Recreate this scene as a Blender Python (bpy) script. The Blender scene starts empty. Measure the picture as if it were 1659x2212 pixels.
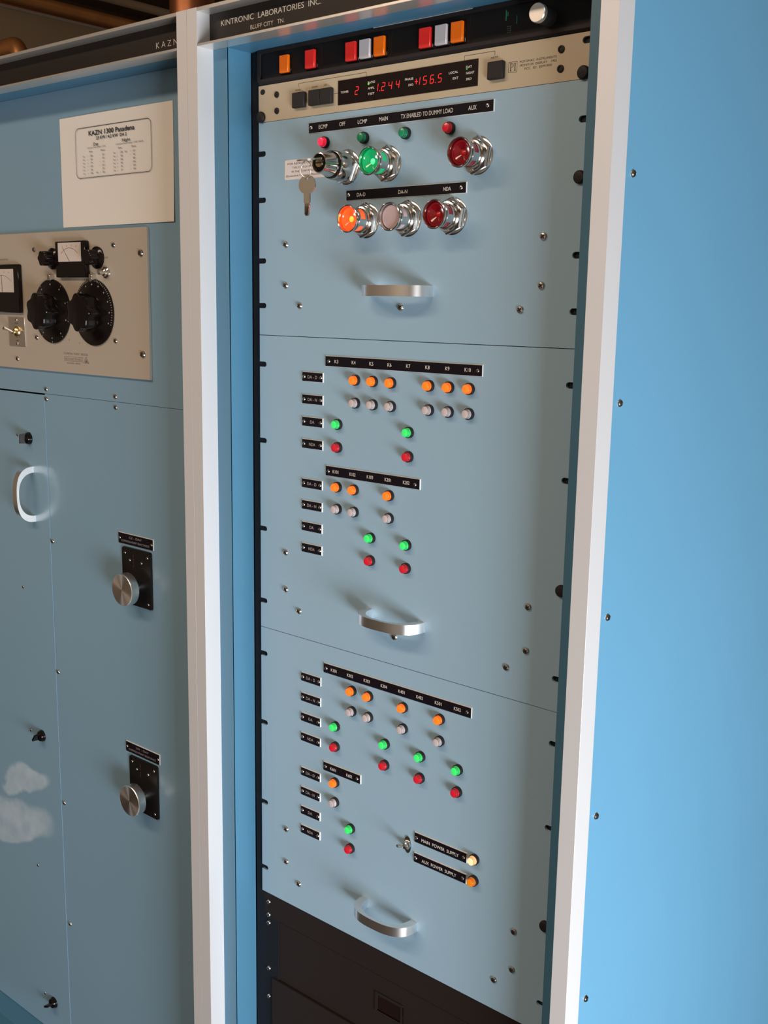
import bpy, bmesh, math
from mathutils import Vector, Matrix

# ------------------------------------------------------------------ camera, world, lights, exposure
# Work unit: millimetres. Origin = top left corner of the grey monitor unit in the rack, X right, Y away, Z up.
H0 = 1750.0                                   # height of that corner above the floor
col = bpy.context.scene.collection
sc = bpy.context.scene
def W(x, y, z): return Vector((x, y, z + H0)) / 1000.0

cam = bpy.data.cameras.new('camera'); camo = bpy.data.objects.new('camera', cam); col.objects.link(camo)
R = Matrix(((0.759499, 0.650293, 0.016773), (0.134675, -0.131961, -0.982064), (-0.636415, 0.748135, -0.187803)))
M3 = Matrix((R[0], -R[1], -R[2])).transposed()
camo.matrix_world = Matrix.Translation(W(1069.44, -997.27, -268.98)) @ M3.to_4x4()
cam.sensor_fit = 'HORIZONTAL'; cam.sensor_width = 36.0; cam.lens = 36.0 * 2343.65 / 1659.0
cam.clip_start = 0.02; cam.clip_end = 60
sc.camera = camo
sc.view_settings.view_transform = 'Standard'; sc.view_settings.look = 'None'
sc.view_settings.gamma = 1.0; sc.view_settings.exposure = 0.0
sc.cycles.use_denoising = True

wd = bpy.data.worlds.new('world'); sc.world = wd; wd.use_nodes = True
wd.node_tree.nodes['Background'].inputs[0].default_value = (0.80, 0.90, 1.0, 1)
wd.node_tree.nodes['Background'].inputs[1].default_value = 1.0

def area(name, loc, direction, sx, sy, power, colr):
    l = bpy.data.lights.new(name, 'AREA'); l.shape = 'RECTANGLE'; l.size = sx; l.size_y = sy
    l.energy = power; l.color = colr
    o = bpy.data.objects.new(name, l); col.objects.link(o); o.location = loc
    o.rotation_euler = Vector(direction).to_track_quat('-Z', 'Y').to_euler(); return o
DAY = (0.95, 0.97, 1.0); WARM = (1.0, 0.74, 0.54)
area('sun_patch_standin', (2.33, -0.82, 0.45), (-1, 0, 0), 1.3, 0.82, 96, DAY)            # added low lamp standing in for a sunlit floor patch at right
area('tube_light_front', (0.3, -1.75, 2.74), (0, 0, -1), 1.2, 0.3, 21, WARM)            # ceiling tubes
area('tube_light_rear', (-1.1, -1.9, 2.74), (0, 0, -1), 1.2, 0.3, 27, WARM)

# ------------------------------------------------------------------ materials
def mat(name, c, rough=0.5, metal=0.0, emit=None, es=0.0, noise=None, bump=None, spec=None, coat=0):
    m = bpy.data.materials.new(name); m.use_nodes = True; nt = m.node_tree; b = nt.nodes['Principled BSDF']
    b.inputs['Base Color'].default_value = (*c, 1); b.inputs['Roughness'].default_value = rough
    b.inputs['Metallic'].default_value = metal
    if spec is not None: b.inputs['Specular IOR Level'].default_value = spec
    if coat: b.inputs['Coat Weight'].default_value = coat; b.inputs['Coat Roughness'].default_value = 0.05
    if emit: b.inputs['Emission Color'].default_value = (*emit, 1); b.inputs['Emission Strength'].default_value = es
    if noise or bump:
        tc = nt.nodes.new('ShaderNodeTexCoord')
        n = nt.nodes.new('ShaderNodeTexNoise'); nt.links.new(tc.outputs['Object'], n.inputs['Vector'])
    if noise:
        sc_, amt = noise; n.inputs['Scale'].default_value = sc_; n.inputs['Detail'].default_value = 4
        mx = nt.nodes.new('ShaderNodeMix'); mx.data_type = 'RGBA'
        mx.inputs['A'].default_value = (*[v * (1 - amt) for v in c], 1); mx.inputs['B'].default_value = (*[min(1, v * (1 + amt)) for v in c], 1)
        nt.links.new(n.outputs['Fac'], mx.inputs['Factor']); nt.links.new(mx.outputs['Result'], b.inputs['Base Color'])
    if bump:
        s2, st = bump
        n2 = nt.nodes.new('ShaderNodeTexNoise'); n2.inputs['Scale'].default_value = s2; nt.links.new(tc.outputs['Object'], n2.inputs['Vector'])
        bp = nt.nodes.new('ShaderNodeBump'); bp.inputs['Strength'].default_value = st; bp.inputs['Distance'].default_value = 0.0004
        nt.links.new(n2.outputs['Fac'], bp.inputs['Height']); nt.links.new(bp.outputs['Normal'], b.inputs['Normal'])
    return m
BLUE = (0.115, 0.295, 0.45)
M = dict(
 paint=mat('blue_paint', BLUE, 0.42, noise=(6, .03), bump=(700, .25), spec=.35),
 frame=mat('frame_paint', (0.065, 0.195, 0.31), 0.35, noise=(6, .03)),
 panel=mat('panel_paint', (0.300, 0.462, 0.590), 0.42, noise=(5, .03), bump=(700, .25)),
 lpanel=mat('cabinet_front_paint', (0.205, 0.352, 0.475), 0.33, noise=(4, .04), bump=(500, .15)),
 alu=mat('aluminium', (0.68, 0.68, 0.69), 0.5, 0.35, bump=(300, .08)),
 polished=mat('polished_aluminium', (0.74, 0.72, 0.68), 0.3, 0.75),
 chrome=mat('chrome', (0.66, 0.65, 0.62), 0.14, 1.0),
 steel=mat('brushed_steel', (0.86, 0.85, 0.84), 0.30, 1.0),
 spun=mat('spun_aluminium', (0.90, 0.90, 0.90), 0.33, 1.0),
 screw=mat('screw_steel', (0.62, 0.58, 0.52), 0.22, 1.0),
 key=mat('key_nickel', (0.66, 0.63, 0.55), 0.30, 1.0),
 brass=mat('brass', (0.72, 0.55, 0.28), 0.3, 1.0),
 dark=mat('dark_recess', (0.01, 0.01, 0.012), 0.7),
 gap=mat('shadow_gap', (0.012, 0.02, 0.03), 0.8),
 black=mat('black_enamel', (0.008, 0.007, 0.007), 0.5, spec=.25),
 blackgloss=mat('black_gloss', (0.006, 0.004, 0.004), 0.15, spec=.3),
 rail=mat('black_rail', (0.008, 0.009, 0.012), 0.6, spec=.25),
 header=mat('header_black', (0.016, 0.012, 0.011), 0.45, spec=.35),
 lowpanel=mat('black_blank_panel', (0.016, 0.011, 0.010), 0.65, spec=.25),
 bezel=mat('black_lamp_bezel', (0.018, 0.015, 0.016), 0.55, spec=.25),
 label=mat('engraved_black', (0.006, 0.004, 0.008), 0.6, spec=.15),
 edge=mat('engraved_label_edge', (0.72, 0.72, 0.68), 0.5),
 white=mat('white_lettering', (0.78, 0.76, 0.70), 0.6),
 dimwhite=mat('worn_lettering', (0.42, 0.38, 0.36), 0.6),
 ink=mat('black_lettering', (0.02, 0.02, 0.02), 0.7),
 greyink=mat('grey_print', (0.13, 0.12, 0.11), 0.8),
 beige=mat('beige_panel_paint', (0.52, 0.44, 0.31), 0.5, noise=(8, .03), bump=(600, .1)),
 beige2=mat('grey_beige_panel_paint', (0.43, 0.385, 0.32), 0.5, noise=(8, .03), bump=(600, .1)),
 keycap=mat('charcoal_keycap', (0.022, 0.020, 0.020), 0.6, spec=.25),
 window=mat('smoked_window', (0.012, 0.006, 0.006), 0.15),
 red7=mat('lit_red_segments', (0.3, 0.01, 0.01), 0.5, emit=(1.0, 0.02, 0.02), es=0.9),
 greenled=mat('lit_green_led', (0.1, 0.4, 0.05), 0.5, emit=(0.12, 0.75, 0.04), es=0.7),
 dimled=mat('dim_green_led', (0.05, 0.3, 0.03), 0.5, emit=(0.02, 0.25, 0.02), es=0.5),
 paper=mat('paper', (0.76, 0.74, 0.70), 0.8),
 sticker=mat('sticker_paper', (0.74, 0.69, 0.68), 0.6),
 face=mat('meter_face', (0.62, 0.56, 0.52), 0.5),
 meterred=mat('meter_scale_red', (0.45, 0.12, 0.08), 0.6),
 floor=mat('floor_vinyl', (0.035, 0.025, 0.02), 0.75, noise=(3, .15)),
 wall=mat('wall_paint', (0.50, 0.44, 0.36), 0.85, noise=(1.5, .05)),
 darkwall=mat('dark_wall_paint', (0.30, 0.23, 0.16), 0.85, noise=(1.2, .12)),
 copper=mat('copper', (0.85, 0.36, 0.14), 0.42, 0.85, noise=(14, .35)),
 copperjoint=mat('tarnished_copper', (0.42, 0.17, 0.08), 0.42, 1.0, noise=(30, .4)),
 duct=mat('duct_paint', (0.55, 0.44, 0.32), 0.6, noise=(3, .08)),
)
def lens(name, c, e, es, r=0.25): return mat(name, c, r, emit=e, es=es, coat=0.3)
M.update(
 amber=lens('lit_amber_lens', (0.75, 0.14, 0.01), (1.0, 0.13, 0.0), 0.55), ambercap=lens('lit_amber_lens_cap', (0.85, 0.18, 0.02), (1.0, 0.17, 0.01), 0.7),
 white_l=lens('unlit_white_lens', (0.50, 0.45, 0.46), None, 0), whitecap=lens('unlit_white_lens_cap', (0.62, 0.55, 0.56), None, 0),
 green=lens('lit_green_lens', (0.03, 0.45, 0.10), (0.01, 0.50, 0.07), 0.6), greencap=lens('lit_green_lens_cap', (0.05, 0.6, 0.14), (0.02, 0.62, 0.10), 0.8),
 red=lens('red_lens', (0.45, 0.012, 0.02), (0.40, 0.004, 0.012), 0.3), redcap=lens('red_lens_cap', (0.55, 0.015, 0.03), (0.55, 0.005, 0.02), 0.35),
 redlit=lens('lit_red_lens', (0.8, 0.03, 0.05), (0.95, 0.01, 0.05), 0.6), redlitcap=lens('lit_red_lens_cap', (0.9, 0.04, 0.08), (1.0, 0.015, 0.07), 0.9),
 dgreen=lens('unlit_green_lens', (0.006, 0.22, 0.10), None, 0), dgreencap=lens('unlit_green_lens_cap', (0.01, 0.30, 0.14), None, 0),
 pale=lens('lit_pale_lens', (0.8, 0.45, 0.2), (1.0, 0.50, 0.20), 0.7), palecap=lens('lit_pale_lens_cap', (0.95, 0.6, 0.35), (1.0, 0.62, 0.32), 0.85),
 damber=lens('dim_amber_lens', (0.65, 0.20, 0.01), (0.6, 0.14, 0.0), 0.3), dambercap=lens('dim_amber_lens_cap', (0.75, 0.24, 0.01), (0.7, 0.18, 0.0), 0.35),
 bgreen=lens('lit_green_button', (0.01, 0.30, 0.10), (0.0, 0.22, 0.07), 0.8, .12), bgreenhot=lens('lit_green_bulb', (0.02, 0.7, 0.3), (0.15, 1.0, 0.42), 0.9),
 bred=lens('dark_red_button', (0.16, 0.004, 0.008), (0.12, 0.0, 0.003), 0.3, .12), bredhot=lens('dark_red_bulb', (0.35, 0.005, 0.01), (0.22, 0.0, 0.0), 0.5),
 bamber=lens('lit_orange_button', (0.9, 0.10, 0.02), (1.0, 0.075, 0.012), 0.95, .12), bamberhot=lens('lit_orange_bulb', (1.0, 0.5, 0.05), (1.0, 0.50, 0.05), 1.2),
 bwhite=lens('unlit_white_button', (0.46, 0.36, 0.38), None, 0, .3), bwhitehot=lens('unlit_white_bulb', (0.52, 0.40, 0.42), None, 0, .4),
 sred=lens('red_square_cap', (0.62, 0.02, 0.015), (0.7, 0.01, 0.008), 0.25, .35), sorange=lens('orange_square_cap', (0.68, 0.14, 0.0), (1.0, 0.12, 0.0), 0.22, .35),
 swhite=lens('white_square_cap', (0.66, 0.62, 0.64), None, 0, .35),
)
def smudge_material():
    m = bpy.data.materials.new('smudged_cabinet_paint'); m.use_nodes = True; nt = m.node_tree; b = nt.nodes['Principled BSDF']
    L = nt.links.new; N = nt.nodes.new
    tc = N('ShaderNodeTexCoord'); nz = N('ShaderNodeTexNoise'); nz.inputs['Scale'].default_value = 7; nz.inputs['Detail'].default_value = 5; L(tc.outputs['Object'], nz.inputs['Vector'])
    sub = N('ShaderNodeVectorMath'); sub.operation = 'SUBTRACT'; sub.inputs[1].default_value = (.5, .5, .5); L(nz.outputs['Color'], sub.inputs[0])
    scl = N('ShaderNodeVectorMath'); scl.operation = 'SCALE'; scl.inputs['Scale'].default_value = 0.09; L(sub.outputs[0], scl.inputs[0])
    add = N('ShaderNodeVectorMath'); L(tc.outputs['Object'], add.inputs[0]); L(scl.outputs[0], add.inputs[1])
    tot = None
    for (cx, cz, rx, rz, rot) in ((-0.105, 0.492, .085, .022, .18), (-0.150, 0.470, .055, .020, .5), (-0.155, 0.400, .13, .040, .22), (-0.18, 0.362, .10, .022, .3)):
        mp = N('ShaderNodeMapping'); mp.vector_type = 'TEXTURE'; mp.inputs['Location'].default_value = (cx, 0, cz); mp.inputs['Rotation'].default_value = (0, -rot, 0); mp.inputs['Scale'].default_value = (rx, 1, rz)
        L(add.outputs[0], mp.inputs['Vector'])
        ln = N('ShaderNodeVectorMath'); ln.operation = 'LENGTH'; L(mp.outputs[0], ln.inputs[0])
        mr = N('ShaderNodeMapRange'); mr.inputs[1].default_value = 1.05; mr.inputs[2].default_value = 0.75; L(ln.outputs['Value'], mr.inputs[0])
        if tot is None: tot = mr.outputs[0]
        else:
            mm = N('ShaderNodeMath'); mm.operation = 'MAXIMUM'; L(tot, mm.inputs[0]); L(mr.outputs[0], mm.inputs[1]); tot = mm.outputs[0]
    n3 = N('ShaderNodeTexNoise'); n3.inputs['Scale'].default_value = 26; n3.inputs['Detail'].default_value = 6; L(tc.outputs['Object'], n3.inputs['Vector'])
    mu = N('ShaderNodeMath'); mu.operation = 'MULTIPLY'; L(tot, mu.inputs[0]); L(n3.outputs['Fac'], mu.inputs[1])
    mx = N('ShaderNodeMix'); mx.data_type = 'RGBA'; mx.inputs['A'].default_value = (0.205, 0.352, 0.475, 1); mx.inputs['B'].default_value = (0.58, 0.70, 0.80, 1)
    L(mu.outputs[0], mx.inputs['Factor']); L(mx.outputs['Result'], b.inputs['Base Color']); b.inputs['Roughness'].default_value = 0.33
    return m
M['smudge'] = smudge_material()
nt = M['spun'].node_tree; tg = nt.nodes.new('ShaderNodeTangent'); tg.direction_type = 'RADIAL'; tg.axis = 'Y'
nt.links.new(tg.outputs[0], nt.nodes['Principled BSDF'].inputs['Tangent']); nt.nodes['Principled BSDF'].inputs['Anisotropic'].default_value = 0.85

# ------------------------------------------------------------------ helpers
ORG = {}                                       # object -> its origin in mm
def finish(bm, name, mats):
    bmesh.ops.remove_doubles(bm, verts=bm.verts, dist=1e-4)
    bmesh.ops.recalc_face_normals(bm, faces=bm.faces)
    for e in bm.edges:
        if len(e.link_faces) == 2 and e.calc_face_angle(0) > 0.62: e.smooth = False
    for f in bm.faces: f.smooth = True
    bmesh.ops.scale(bm, vec=(.001,) * 3, verts=bm.verts)
    me = bpy.data.meshes.new(name); bm.to_mesh(me); bm.free()
    for k in (mats if isinstance(mats, (list, tuple)) else [mats]): me.materials.append(M[k])
    return me
def put(name, me, parent=None, at=None, label=None, rot=None):
    """link mesh ME as an object whose origin is AT (mm); geometry is local to it"""
    o = bpy.data.objects.new(name, me); col.objects.link(o)
    if at is None: at = ORG[parent] if parent else (0, 0, 0)
    at = Vector(at); ORG[o] = at
    if parent: o.parent = parent; o.location = (at - ORG[parent]) / 1000
    else: o.location = (at + Vector((0, 0, H0))) / 1000
    if rot: o.rotation_euler = rot
    if label: o['label'] = label
    return o
def gput(name, bm, mats, parent=None, at=None, label=None):
    """same for a bmesh drawn in global mm: moved so that its origin is the parent's or AT"""
    if at is None: at = ORG[parent] if parent else (0, 0, 0)
    bmesh.ops.translate(bm, vec=-Vector(at), verts=bm.verts)
    return put(name, finish(bm, name, mats), parent, at, label)
def thing(name, label, cat, at, group=None):
    o = bpy.data.objects.new(name, None); col.objects.link(o); o.empty_display_size = .02
    o.location = (Vector(at) + Vector((0, 0, H0))) / 1000; ORG[o] = Vector(at); o['label'] = label; o['category'] = cat
    if group: o['group'] = group
    return o
def tag(o, label, cat, group=None):
    o['label'] = label; o['category'] = cat
    if group: o['group'] = group
    return o
def struct(o): o['kind'] = 'structure'; return o
BM = bmesh.new
def quad(bm, vs, mi=0):
    f = bm.faces.new([bm.verts.new(v) for v in vs]); f.material_index = mi; return f
def box(bm, x0, x1, y0, y1, z0, z1, mi=0, bev=0):
    v = [bm.verts.new((x, y, z)) for x in (x0, x1) for y in (y0, y1) for z in (z0, z1)]
    fs = [bm.faces.new([v[i] for i in q]) for q in ((0,1,3,2),(4,6,7,5),(0,4,5,1),(2,3,7,6),(0,2,6,4),(1,5,7,3))]
    for f in fs: f.material_index = mi
    if bev:
        es = list({e for f in fs for e in f.edges})
        r = bmesh.ops.bevel(bm, geom=es, offset=bev, segments=1, affect='EDGES')
        for f in r['faces']: f.material_index = mi
def prism(bm, pts, y0, y1, mi=0, ms=None, inset=0):
    """polygon of (x,z) from y0 (back) to y1 (front)"""
    ms = mi if ms is None else ms
    n = len(pts); cx = sum(p[0] for p in pts)/n; cz = sum(p[1] for p in pts)/n
    def sh(p):
        if not inset: return p
        dx, dz = p[0]-cx, p[1]-cz
        return (p[0]-math.copysign(min(inset, abs(dx)), dx), p[1]-math.copysign(min(inset, abs(dz)), dz))
    a = [bm.verts.new((p[0], y0, p[1])) for p in pts]; b = [bm.verts.new((sh(p)[0], y1, sh(p)[1])) for p in pts]
    f = bm.faces.new(b); f.material_index = mi
    f = bm.faces.new(a[::-1]); f.material_index = ms
    for i in range(n):
        f = bm.faces.new((a[i], a[(i+1) % n], b[(i+1) % n], b[i])); f.material_index = ms
def circ(cx, cz, r, n=24, a0=0, rz=None): return [(cx + r*math.cos(a0+2*math.pi*i/n), cz + (rz or r)*math.sin(a0+2*math.pi*i/n)) for i in range(n)]
def rrect(x0, x1, z0, z1, r, n=5):
    out = []
    for cx, cz, a in ((x1-r, z1-r, 0), (x0+r, z1-r, 90), (x0+r, z0+r, 180), (x1-r, z0+r, 270)):
        out += [(cx + r*math.cos(math.radians(a+90*i/n)), cz + r*math.sin(math.radians(a+90*i/n))) for i in range(n+1)]
    return out
def lathe(bm, prof, cx=0, cz=0, n=32, skip=None, cy=0):
    """profile [(r, y, material of the band to the next point)] around an axis along Y"""
    rings = []
    for p in prof:
        r, y = p[0], p[1]
        if r < 1e-6: rings.append([bm.verts.new((cx, cy+y, cz))])
        else: rings.append([bm.verts.new((cx + r*math.cos(2*math.pi*i/n), cy+y, cz + r*math.sin(2*math.pi*i/n))) for i in range(n)])
    for k in range(len(prof)-1):
        A, B = rings[k], rings[k+1]; mi = prof[k][2] if len(prof[k]) > 2 else 0
        for i in range(n):
            if skip and skip(k, i): continue
            j = (i+1) % n
            vs = [A[i % len(A)], A[j % len(A)], B[j % len(B)], B[i % len(B)]]
            u = []
            for v in vs:
                if v not in u: u.append(v)
            if len(u) > 2: f = bm.faces.new(u); f.material_index = mi
def tube(bm, path, r, n=16, mi=0, cap=True):
    path = [Vector(p) for p in path]; rings = []
    up = Vector((0, 0, 1))
    for i, p in enumerate(path):
        d = (path[min(i+1, len(path)-1)] - path[max(i-1, 0)]).normalized()
        s = d.cross(up) if abs(d.dot(up)) < .95 else d.cross(Vector((1, 0, 0)))
        s.normalize(); t = s.cross(d).normalized(); rr = r[i] if isinstance(r, (list, tuple)) else r
        rings.append([bm.verts.new(p + (s*math.cos(2*math.pi*k/n) + t*math.sin(2*math.pi*k/n))*rr) for k in range(n)])
    for A, B in zip(rings, rings[1:]):
        for k in range(n):
            f = bm.faces.new((A[k], A[(k+1) % n], B[(k+1) % n], B[k])); f.material_index = mi
    if cap:
        for Rg in (rings[0][::-1], rings[-1]): bm.faces.new(Rg).material_index = mi

# lettering: each item = (text, x, z, width or None, cap height, align)
def lettering(name, items, y, matk, parent, bold=0.0, slant=0.0, label=None):
    obs = []
    for (s, x, z, w, h, al) in items:
        c = bpy.data.curves.new('t', 'FONT'); c.body = s; c.size = 1.0; c.resolution_u = 3; c.offset = bold; c.shear = slant
        o = bpy.data.objects.new('t', c); col.objects.link(o); obs.append(o)
    dg = bpy.context.evaluated_depsgraph_get(); dg.update()
    bm = BM()
    for o, (s, x, z, w, h, al) in zip(obs, items):
        me = bpy.data.meshes.new_from_object(o.evaluated_get(dg)); b2 = BM(); b2.from_mesh(me); bpy.data.meshes.remove(me)
        xs = [v.co.x for v in b2.verts]; mnx, mxx = min(xs), max(xs)
        k = h / 0.70
        kx = k if not w else w / (mxx - mnx)
        off = {'c': -(mnx+mxx)/2, 'l': -mnx, 'r': -mxx}[al]
        vm = {}
        for v in b2.verts: vm[v.index] = bm.verts.new((x + (v.co.x+off)*kx, y, z + (v.co.y - 0.35)*k))
        for f in b2.faces:
            try: bm.faces.new([vm[v.index] for v in f.verts])
            except ValueError: pass
        b2.free(); c = o.data; bpy.data.objects.remove(o); bpy.data.curves.remove(c)
    return gput(name, bm, matk, parent, label=label)
CACHE = {}
def cached(key, fn):
    if key not in CACHE: CACHE[key] = fn()
    return CACHE[key]

def screw_mesh(r):
    def f():
        bm = BM(); h = r*.55
        lathe(bm, [(r*1.02, 0), (r*.97, -h*.35), (r*.75, -h*.85), (r*.35, -h*1.02), (0, -h*1.04)], n=20)
        for a in (0.6, 0.6+math.pi/2):
            c, s = math.cos(a), math.sin(a); l, w = r*.58, r*.17; y0, y1 = -h*.7, -h*1.09
            P = [(-l, -w), (l, -w), (l, w), (-l, w)]
            prism(bm, [(p[0]*c-p[1]*s, p[0]*s+p[1]*c) for p in P], y0, y1, 1)
        return finish(bm, 'screw', ['screw', 'dark'])
    return cached(('screw', r), f)
def screw(parent, x, z, y=0, r=4.4, name='screw'): return put(name, screw_mesh(r), parent, (x, y, z))
def thumbscrew(parent, x, z, y=-3):
    def f():
        bm = BM(); lathe(bm, [(6.5, 0), (6.8, -1), (6.6, -3.4), (5.6, -4.6), (3, -5.2), (0, -5.3)], n=24)
        for a in (0.3, 0.3+math.pi/2):
            c, s = math.cos(a), math.sin(a); P = [(-3, -.5), (3, -.5), (3, .5), (-3, .5)]
            prism(bm, [(p[0]*c-p[1]*s, p[0]*s+p[1]*c) for p in P], -4.6, -5.45, 1)
        return finish(bm, 'mounting_screw', ['bezel', 'dark'])
    return put('mounting_screw', cached('thumb', f), parent, (x, y, z), 'large black mounting screw')
GROOVE = dict(amber='damber', damber='red', green='dgreen')
def lamp(parent, x, z, c, label):
    def f():
        bm = BM(); lathe(bm, [(6.7, 0), (6.7, -4.2), (6.4, -4.6), (5.75, -4.6), (5.7, -3)], n=28); return finish(bm, 'lamp_bezel', 'bezel')
    def g():
        bm = BM(); lathe(bm, [(5.6, -3, 0), (5.6, -6.6, 0), (5.4, -6.9, 2), (5.05, -6.8, 0), (4.95, -9.0, 2), (4.7, -9.3, 1), (4.3, -9.45, 1), (0, -9.6, 1)], n=28)
        return finish(bm, 'lens', [c, c+'cap' if c+'cap' in M else c[:-2]+'cap', GROOVE.get(c, 'bezel')])
    o = put('indicator_lamp', cached('bez', f), parent, (x, 0, z), label)
    put('lens', cached(('lens', c), g), o, (x, 0, z)); return o
def nameplate(parent, x0, x1, z0, z1, texts, scr, cap=4.2, y=0, edge=.7, r=2.4, bold=.0, mk='white', label=None):
    bm = BM(); t = 1.6
    prism(bm, [(x0, z0), (x1, z0), (x1, z1), (x0, z1)], y, y-t, 0, 1, inset=edge)
    cx, cz = (x0+x1)/2, (z0+z1)/2
    o = gput('nameplate', bm, ['label', 'edge'], parent, (cx, y, cz), label)
    if texts: lettering('lettering', [(s, x, z, w, h or cap, 'c') for (s, x, z, w, h) in texts], y-t-.08, mk, o, bold)
    for (sx, sz) in scr: screw(o, sx, sz, y-t, r)
    return o
def handle(parent, x, z, vert=False):
    def f():
        bm = BM(); n = 40
        def se(a, b, e, t):
            c, s = math.cos(t), math.sin(t)
            return (math.copysign(abs(c)**(2/e), c)*a, -abs(s)**(2/e)*b)
        O = [se(47.5, 34.5, 2.7, math.pi*i/n) for i in range(n+1)]; I = [se(37, 30.3, 2.4, math.pi*i/n) for i in range(n+1)]
        hz = 6.3
        def ring(p, q): return [bm.verts.new((p[0], p[1], hz)), bm.verts.new((p[0], p[1], -hz)), bm.verts.new((q[0], q[1], -hz)), bm.verts.new((q[0], q[1], hz))]
        rs = [ring(p, q) for p, q in zip(O, I)]
        for A, B in zip(rs, rs[1:]):
            for k in range(4): bm.faces.new((A[k], A[(k+1) % 4], B[(k+1) % 4], B[k]))
        bm.faces.new(rs[0]); bm.faces.new(rs[-1][::-1])
        bmesh.ops.recalc_face_normals(bm, faces=bm.faces)
        return finish(bm, 'handle', 'steel')
    return put('handle', cached('handle', f), parent, (x, 0, z), 'brushed steel bow handle', (0, math.pi/2, 0) if vert else None)

# ------------------------------------------------------------------ the room
def wall(name, x0, x1, y0, y1, z0, z1, m):
    bm = BM(); box(bm, x0, x1, y0, y1, z0, z1); return struct(gput(name, bm, m, at=((x0+x1)/2, (y0+y1)/2, z0)))
CE = 1100
wall('floor', -3600, 2500, -3600, 2700, -H0-80, -H0, 'floor')
wall('ceiling', -3600, 2500, -3600, 2700, CE, CE+80, 'darkwall')
wall('wall_back', -3600, 2500, 2700, 2800, -H0, CE, 'darkwall')
wall('wall_front', -3600, 2500, -3700, -3600, -H0, CE, 'wall')
wall('wall_left', -3700, -3600, -3600, 2700, -H0, CE, 'darkwall')
# right wall with an unseen low opening, added to go with the key light
bm = BM()
box(bm, 2400, 2500, -3600, -1500, -H0, CE); box(bm, 2400, 2500, -140, 2700, -H0, CE); box(bm, 2400, 2500, -1500, -140, -H0+1040, CE)
struct(gput('wall_right', bm, 'wall', at=(2450, -820, -H0)))
bm = BM()
for a, b, c, d in ((-1500, -1470, -H0, -H0+1040), (-170, -140, -H0, -H0+1040), (-1470, -170, -H0, -H0+30), (-1470, -170, -H0+1010, -H0+1040)): box(bm, 2390, 2460, a, b, c, d)
struct(gput('added_opening_frame', bm, 'alu', at=(2430, -820, -H0)))  # invented frame of the added low opening, out of view

# ------------------------------------------------------------------ the two cabinets
YF, YR = -63.5, -37.0         # front of the aluminium frame, plane of the blue flange
ZT, ZB = 88.0, -1660.0
def cabinet(name, x0, x1, label, right_side, rack):
    t = thing(name, label, 'cabinet', ((x0+x1)/2, 300, -H0))
    for a in (x0, x1-19.5):
        bm = BM(); box(bm, a, a+19.4, YF, YR+2, ZB, ZT-.2, bev=.15); gput('corner_post', bm, 'alu', t, label='vertical aluminium corner post')
    ia, ib = x0+19.5, x1-19.5
    bm = BM(); box(bm, ia+.1, ib-.1, YF+.3, -40, 83.3, ZT-.4, bev=.25); gput('header_rail', bm, 'polished', t, label='aluminium rail above the black header strip')
    bm = BM(); box(bm, ia+.1, ib-.1, YF+.3, YR, 42.4, 45.4, bev=.25); gput('header_rail', bm, 'polished', t, label='aluminium rail below the black header strip')
    bm = BM(); box(bm, ia, ib, -42.5, -40, 44, 85); hp = gput('header_panel', bm, 'header', t, label='black header strip with engraved lettering')
    fa, fb = x0+45, x1-45
    bm = BM(); fl = -1627
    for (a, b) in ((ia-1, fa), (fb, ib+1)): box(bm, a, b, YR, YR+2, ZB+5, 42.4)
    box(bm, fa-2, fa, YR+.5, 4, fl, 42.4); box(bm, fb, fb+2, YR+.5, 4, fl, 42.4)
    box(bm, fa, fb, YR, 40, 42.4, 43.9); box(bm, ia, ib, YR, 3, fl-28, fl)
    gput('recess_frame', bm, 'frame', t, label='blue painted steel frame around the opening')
    bm = BM(); box(bm, x0+1, x1-2, YR+2, 700, 80, 82)
    box(bm, x0+1, x0+3, YR+2, 700, ZB, 80); box(bm, x0+3, x1-3, 698, 700, ZB, 80)
    box(bm, x0+3, x1-2, YR+3, 698, ZB, ZB+3)
    gput('cabinet_shell', bm, 'paint', t)
    bm = BM(); box(bm, x0+15, x1-15, -15, 680, -H0, ZB); gput('plinth', bm, 'black', t, label='black plinth')
    bm = BM(); box(bm, x1-2, x1-.3, YR+2.2, 700, ZB, 80)
    sp = gput('side_panel', bm, 'paint', t, label='blue painted side panel')
    if right_side:
        for z in (-141.5, -361.7, -583.3, -804.6, -1023, -1243, -1463, 50):
            o = put('screw', screw_mesh(4.0), sp, (x1-.3, -20.5, z)); o.rotation_euler = (0, 0, math.pi/2)
    if rack:
        for a, b in ((fa, 30), (482.6-30, fb)):
            bm = BM(); box(bm, a, b, 3.5, 6, fl+1, 42.3)
            box(bm, a if a < 0 else b-2, (a+2) if a < 0 else b, 3.5, 40, fl+1, 42.3)
            rl = gput('mounting_rail', bm, 'rail', t, label='black equipment mounting rail')
            for z in (-1128, -1148.5, -1161.7, -1235.4, -1281.2) if a < 0 else ():
                screw(rl, 10, z, 3.4, 3.6)
    return t, hp
right_cab, hp = cabinet('equipment_cabinet', -62.5, 545, 'tall blue cabinet on the right, open front filled with coloured lamp panels', True, True)
lettering('lettering', [('KINTRONIC  LABORATORIES  INC.', -21.5, 69.8, 172, 6.6, 'l'), ('BLUFF CITY   TN.', 32, 57.8, 58.5, 5.0, 'l')], -42.6, 'white', hp, bold=-.004)
left_cab, hpl = cabinet('equipment_cabinet', -1000, -62.7, 'blue cabinet on the left, behind the grey bridge panel and white paper', False, False)
lettering('lettering', [('K A Z N', -150.3, 60.5, 44, 7.8, 'l')], -42.6, 'white', hpl, bold=-.012)

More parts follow.
